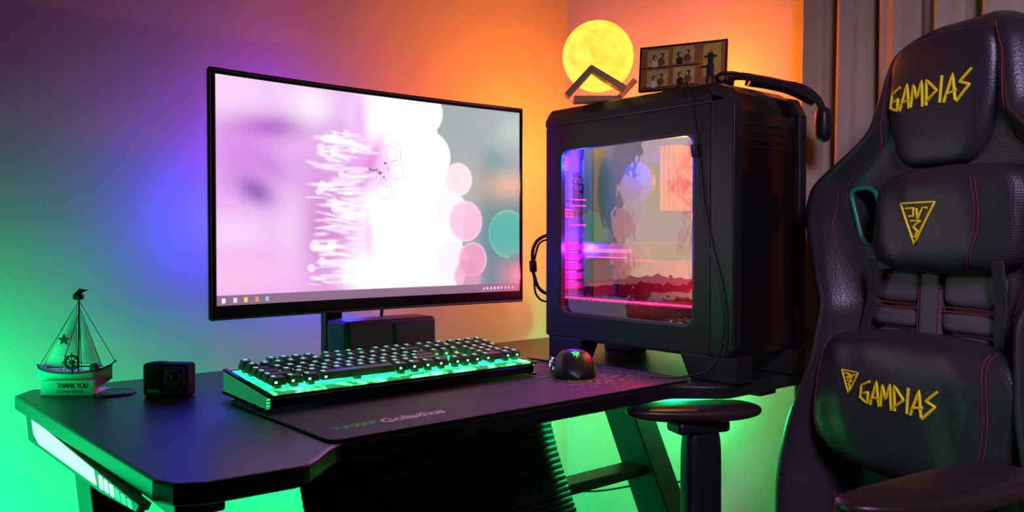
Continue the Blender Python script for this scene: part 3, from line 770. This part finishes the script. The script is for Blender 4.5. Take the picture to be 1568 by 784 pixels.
# ---------------------------------------------------------------- gaming chair
def chair():
    r=root('gaming_chair',(.9536,.5526,0),rotz=math.atan2(-.934,-.358),local=True)
    M_l=mat('black_leather',(.028,.023,.031),.36,var=.2,vs=20,bump=.22,bs=350)
    M_p=mat('perforated_leather',(.020,.017,.023),.5,var=.2,vs=20)
    nt=M_p.node_tree; N=nt.nodes; L=nt.links; b=N['Principled BSDF']
    tc=N.new('ShaderNodeTexCoord'); vo=N.new('ShaderNodeTexVoronoi'); vo.inputs['Scale'].default_value=300; vo.inputs['Randomness'].default_value=0
    L.new(tc.outputs['Object'],vo.inputs['Vector']); bp=N.new('ShaderNodeBump'); bp.inputs['Strength'].default_value=.5; bp.inputs['Distance'].default_value=.0012
    L.new(vo.outputs['Distance'],bp.inputs['Height']); L.new(bp.outputs['Normal'],b.inputs['Normal'])
    M_g=mat('grey_leather',(.085,.065,.088),.45,var=.15,vs=20,bump=.2,bs=350)
    M_st=mat('red_stitch',(.18,.012,.03),.7)
    M_y=mat('gold_embroidery',(1.0,.76,.01),.5,var=.1,vs=300)
    M_s=mat('strap',(.02,.018,.022),.8)
    Z=np.array([.46,.55,.634,.70,.78,.88,.94,1.016,1.064,1.10,1.135,1.19,1.215,1.24,1.256,1.266,1.272])
    Wd=np.array([.25,.262,.270,.260,.226,.210,.248,.280,.265,.200,.146,.130,.123,.112,.094,.068,.040])
    ZT=1.272
    zz=np.linspace(.46,ZT,110); ww=np.interp(zz,Z,Wd)
    ker=np.array([1,2,3,2,1])/9.; wp=np.pad(ww,2,mode='edge'); ww=np.convolve(wp,ker,'valid')
    Hw=lambda z: float(np.interp(z,zz,ww))
    slope=.05
    yb=lambda z: .196+slope*(z-.76)
    def thick(z):
        e=1.0
        if z>1.225: e=max(.15,math.sqrt(max(0,1-((z-1.225)/.050)**2)))
        return e
    def bol(z):
        return float(np.interp(z,[.46,.6,.8,.95,1.05,1.12,1.2,1.3],[.10,.095,.07,.055,.05,.030,.020,.005]))
    def front(x,z):
        t=min(1,abs(x)/Hw(z)); e=math.sqrt(max(0,1-t**7)); th=thick(z)
        b=bol(z)*math.exp(-((t-.80)/.17)**2)
        return yb(z)+.045-(.045+b)*e*th
    V=[];F=[];nf=48
    ts=[math.sin(math.pi/2*(2*i/nf-1))*.35+(2*i/nf-1)*.65 for i in range(nf+1)]
    for z in zz:
        w=Hw(z); th=thick(z)
        for t in ts: V.append((w*t,front(w*t,z),z))
        for t in reversed(ts[1:-1]):
            e=math.sqrt(max(0,1-abs(t)**6)); V.append((w*t,yb(z)+.045+.035*e*th,z))
    m=2*nf
    for j in range(len(zz)-1):
        for i in range(m): F.append((j*m+i,j*m+(i+1)%m,(j+1)*m+(i+1)%m,(j+1)*m+i))
    F.append(tuple(range(m))); F.append(tuple(range((len(zz)-1)*m,len(zz)*m)))
    back=mesh_obj('backrest',V,F,M_l,r,True)
    cutters=[]
    SX=.128; sw,sh=.042,.084
    for s in (-1,1):
        pts=[(s*SX+a+s*.014*(b/.045),1.010+b) for a,b in roundrect(sw,sh,.016)]
        n=len(pts); VV=[(p[0],-.2,p[1]) for p in pts]+[(p[0],.6,p[1]) for p in pts]
        FF=[tuple(range(n)),tuple(range(n,2*n))]+[(i,(i+1)%n,n+(i+1)%n,n+i) for i in range(n)]
        c=mesh_obj('cut',VV,FF,M_l,r); cutters.append(c)
        md=back.modifiers.new('slot','BOOLEAN'); md.object=c; md.operation='DIFFERENCE'; md.solver='EXACT'
    bpy.context.view_layer.update()
    dg=bpy.context.evaluated_depsgraph_get(); me=bpy.data.meshes.new_from_object(back.evaluated_get(dg)); back.modifiers.clear(); back.data=me
    for c in cutters: bpy.data.objects.remove(c)
    Mt=mat('slot_trim',(.01,.20,.11),.35)
    for s in (-1,1):
        pts=[(s*SX+a+s*.014*(b/.045),1.010+b) for a,b in roundrect(sw+.001,sh+.001,.016)]
        tube('slot_trim',[(p[0],front(p[0],p[1])+.000,p[1]) for p in pts],.0038,Mt,r,smooth=False,cyclic=True)
    def seam(name,pts,rad=.0012,mm=None,off=.0005):
        P=[]
        for (x0,z0),(x1,z1) in zip(pts[:-1],pts[1:]):
            for i in range(8):
                t=i/8; x=x0+(x1-x0)*t; z=z0+(z1-z0)*t; P.append((x,front(x,z)-off,z))
        x,z=pts[-1]; P.append((x,front(x,z)-off,z))
        tube(name,P,rad,mm or M_st,r,smooth=False)
    for s in (-1,1):
        seam('seam',[(s*Hw(z)*.58,z) for z in np.linspace(.5,.92,12)]+[(s*.165,.95),(s*.180,1.0),(s*.174,1.05),(s*.140,1.080),(s*.108,1.10),(s*.098,1.15),(s*.092,1.21),(s*.070,1.252)],.0008)
        seam('side_seam',[(s*Hw(z)*.93,z) for z in np.linspace(.5,1.21,30)],.0008)
    def padfn(x,y,z):
        k=1-.22*max(0,-z/.088); return (x*k,y,z)
    tilt=math.atan(slope)
    head=superell('head_pad',(-.006,yb(1.17)+.006,1.162),(.088,.028,.090),M_l,r,.42,.55,64,40,rot=(-tilt,0,0),fn=padfn)
    for s in (-1,1):
        for k_,(za,zb) in enumerate(((.855,.882),(.888,.935))):
            superell('back_panel',(s*.062,yb((za+zb)/2)-.0005,(za+zb)/2),(.044,.012,(zb-za)/2),M_g,r,.5,.4,rot=(-tilt,0,0))
        superell('back_panel',(s*.062,yb(.80),.80),(.044,.012,.052),M_g,r,.5,.4,rot=(-tilt,0,0))
        seam('stitch_row',[(s*.02,.882),(s*.10,.882)],.0013,off=.010); seam('stitch_row',[(s*.02,.888),(s*.10,.888)],.0010,off=.010)
    superell('centre_stripe',(0,yb(.88)-.006,.88),(.017,.009,.11),M_g,r,.4,.4,rot=(-tilt,0,0))
    seam('centre_seam',[(-.017,.80),(-.017,.95)],.0008,off=.014); seam('centre_seam',[(.017,.80),(.017,.95)],.0008,off=.014)
    def pil(sx,sz,puff):
        def f(x,y,z):
            k=1+.10*math.cos(x/sx*math.pi*1.0)*.5
            return (x+.004*math.sin(z/sz*2.5), y*k+.0015*math.sin(x*90+z*40), z*(1+.03*math.cos(x/sx*3)))
        return f
    neck=superell('neck_pillow',(.022,yb(1.0)+.004,1.0),(.118,.046,.070),M_l,r,.45,.42,96,56,rot=(-.05,0,0),fn=pil(.122,.07,1))
    lum=superell('lumbar_pillow',(-.004,yb(.76)-.004,.751),(.178,.066,.098),M_l,r,.50,.42,110,60,rot=(-.05,0,0),fn=pil(.178,.098,1))
    for o,(xa,xb) in ((neck,(-.098,.068)),(lum,(-.150,.115))):
        o.data.materials.append(M_p)
        for p in o.data.polygons:
            if p.center.x<xa or p.center.x>xb: p.material_index=1
    bpy.context.view_layer.update()
    def bvh(o):
        M=Matrix.LocRotScale(o.location,o.rotation_euler,None)
        return BVHTree.FromPolygons([M@v.co for v in o.data.vertices],[tuple(p.vertices) for p in o.data.polygons])
    def strokes(name,pl,tree,rad,mm,off=.0008):
        out=[]
        for line in pl:
            P=[]
            for (x0,z0),(x1,z1) in zip(line[:-1],line[1:]):
                for i in range(6):
                    t=i/6; P.append((x0+(x1-x0)*t,z0+(z1-z0)*t))
            P.append(line[-1]); Q=[]
            for x,z in P:
                h=tree.ray_cast(Vector((x,-1,z)),Vector((0,1,0)))
                if h[0] is not None: Q.append((x,h[0].y-off,z))
            if len(Q)>1: out.append(Q)
        if out: tube(name,out,rad,mm,r,smooth=False,res=2)
    G={'G':([[(.78,1.0),(.12,.72),(.02,.12),(.62,-.08),(.66,.46),(.36,.38)]],.82),
       'A':([[(0,-.1),(.46,1.05),(.66,-.1)],[(.10,.22),(.72,.34)]],.76),
       'M':([[(0,-.05),(.14,.95),(.38,.30),(.66,1.05),(.78,-.12)]],.9),
       'D':([[(.12,-.1),(.06,1.05),(.72,.50),(.04,.02)]],.80),
       'I':([[(.14,-.08),(.20,1.1)]],.38),
       'S':([[(.70,1.15),(.10,.66),(.62,.48),(-.02,-.15)]],.75)}
    def word(s,x0,z0,h,w,slope):
        out=[];tot=sum(G[c][1] for c in s);x=x0
        for c in s:
            for l in G[c][0]:
                out.append([(x+p[0]*w/tot, z0+p[1]*h+slope*(x-x0)) for p in l])
            x+=G[c][1]*w/tot
        return out
    th=bvh(head); tn=bvh(neck); tl=bvh(lum)
    strokes('embroidered_name',word('GAMDIAS',-.081,1.158,.030,.138,.0),th,.0021,M_y)
    strokes('embroidered_name',word('GAMDIAS',-.053,.757,.028,.128,-.0),tl,.0020,M_y)
    def tri(cx,cz,s):
        a=[(cx-s,cz+s*.9),(cx+s,cz+s*.9),(cx,cz-s),(cx-s,cz+s*.9)]
        b=[(cx-s*.62,cz+s*.66),(cx-s*.15,cz+s*.66),(cx-s*.15,cz+s*.3),(cx-s*.42,cz+s*.3)]
        c=[(cx+s*.02,cz+s*.66),(cx+s*.10,cz+s*.15),(cx+s*.36,cz+s*.66),(cx+s*.6,cz+s*.66)]
        d=[(cx-s*.30,cz+s*.08),(cx+s*.28,cz+s*.08),(cx-s*.12,cz-s*.18),(cx+s*.14,cz-s*.38),(cx,cz-s*.66)]
        return [a,b,c,d]
    strokes('triangle_emblem',tri(.002,.998,.029),tn,.0017,M_y)
    strokes('triangle_emblem',tri(-.076,.778,.016),tl,.0013,M_y)
    for tree,xx,za,zb in ((tn,.078,.945,1.055),(tl,.122,.670,.84)):
        for dx in (0,.005): strokes('pillow_seam',[[(xx+dx+.012*math.sin(math.pi*i/10),za+(zb-za)*i/10) for i in range(11)]],tree,.0006,M_st)
    strokes('pillow_seam',[[(-.148-.006*math.sin(math.pi*i/10),.67+.165*i/10) for i in range(11)]],tl,.0006,M_st)
    for s in (-1,1):
        P=[(s*.100+.015,yb(.94)-.030,.950),(s*.104+.01,yb(.9)-.020,.90),(s*.112+.0,yb(.84)-.016,.84)]
        for a,b in zip(P[:-1],P[1:]): beam('strap',a,b,.004,.016,M_s,r,.001,up=(1,0,0))
    superell('seat',(0,-.03,.455),(.245,.26,.055),M_l,r,.4,.45)
    for s in (-1,1): superell('seat_bolster',(s*.21,-.04,.475),(.05,.24,.055),M_l,r,.6,.6)
    box('seat_pan',(0,0,.385),(.34,.36,.03),M_black,r,.005)
    cyl('gas_lift',(0,0,.10),(0,0,.37),.028,M_metal,r)
    cyl('hub',(0,0,.07),(0,0,.14),.045,M_black,r,bev=.006)
    for i in range(5):
        a=2*math.pi*i/5+.3; ex,ey=.31*math.cos(a),.31*math.sin(a)
        beam('base_arm',(.03*math.cos(a),.03*math.sin(a),.105),(ex,ey,.075),.045,.03,M_black,r,.008,up=(-math.sin(a),math.cos(a),0))
        for q in (-.014,.014):
            px,py=ex-q*math.sin(a),ey+q*math.cos(a)
            cyl('caster',(px-.007*math.sin(a),py+.007*math.cos(a),.030),(px+.007*math.sin(a),py-.007*math.cos(a),.030),.030,M_black,r,bev=.003)
        cyl('caster_stem',(ex,ey,.03),(ex,ey,.085),.008,M_metal,r)
    for s in (-1,1):
        box('recline_bracket',(s*.235,.17,.46),(.02,.08,.16),M_black,r,.008)
    Mar=mat('armrest_pu',(.030,.018,.018),.34,bump=.1,bs=500)
    for s,zt,xx,yy,hl in ((-1,.724,-.258,-.012,.106),(1,.742,.235,-.035,.130)):
        def armf(x,y,z,s=s,hl=hl):
            k=1+.25*(y/.13); return (x*k-s*.012*math.sin(y*14),y,z+.004*(y/.13)**2)
        superell('arm_pad',(xx,yy,zt-.014),(.043,hl,.013),Mar,r,.7,.75,fn=armf)
        box('arm_mount',(xx,yy+.01,zt-.036),(.045,.09,.020),M_black,r,.006)
        superell('arm_post',(xx,yy+.015,(zt-.045+.40)/2),(.020,.030,(zt-.045-.38)/2),M_black,r,.3,.5)
        box('arm_bracket',(s*.21,yy+.015,.40),(.14,.06,.02),M_metal,r,.004)
chair()

# ---------------------------------------------------------------- lights
area('green_wall_washer',(-.14,1.24,.48),(R(66),0,R(-20)),.35,.7,12,(0,1,.27))
area('green_underdesk_strip',(.90,1.345,.69),(R(28),0,0),.75,.03,4.2,(0,1,.27))
point('green_behind_tower',(1.38,1.12,.66),2.6,(0,1,.27),.02)
point('green_underdesk_point',(.30,1.25,.45),1.0,(0,1,.28),.04)  # bare green point light below the desktop, no lamp body
point('blue_monitor_backlight',(.54,1.405,1.01),1.6,(.02,.03,1),.035)
point('blue_monitor_backlight',(.76,1.40,.91),.9,(.01,.05,1),.03)
point('purple_monitor_backlight',(.66,1.405,1.16),1.1,(.28,.01,1),.03)
point('orange_tower_backlight',(1.26,1.29,1.17),7.5,(1,.14,.0),.05)
point('orange_wall_fill',(1.31,1.03,1.275),3.4,(1,.17,.0),.015)  # added fill hidden behind the plaque, turns the right wall orange
l=area('chair_fill',(-.2,-.7,2.0),(0,0,0),.45,.45,3.0,(.85,.62,1),50); aim(l,(1.15,.22,.95))  # added unseen fill aimed at the chair, narrow to spare the walls

w=bpy.data.worlds.new('World'); scene.world=w; w.use_nodes=True
w.node_tree.nodes['Background'].inputs[0].default_value=(.02,.015,.025,1); w.node_tree.nodes['Background'].inputs[1].default_value=.3

# ---------------------------------------------------------------- camera
cd=bpy.data.cameras.new('camera'); cd.lens=29.07; cd.sensor_width=36; cd.clip_start=.01
co=bpy.data.objects.new('camera',cd); co.location=(0,0,.975); co.rotation_euler=(R(90-1.09),0,R(-40)); link(co)
scene.camera=co
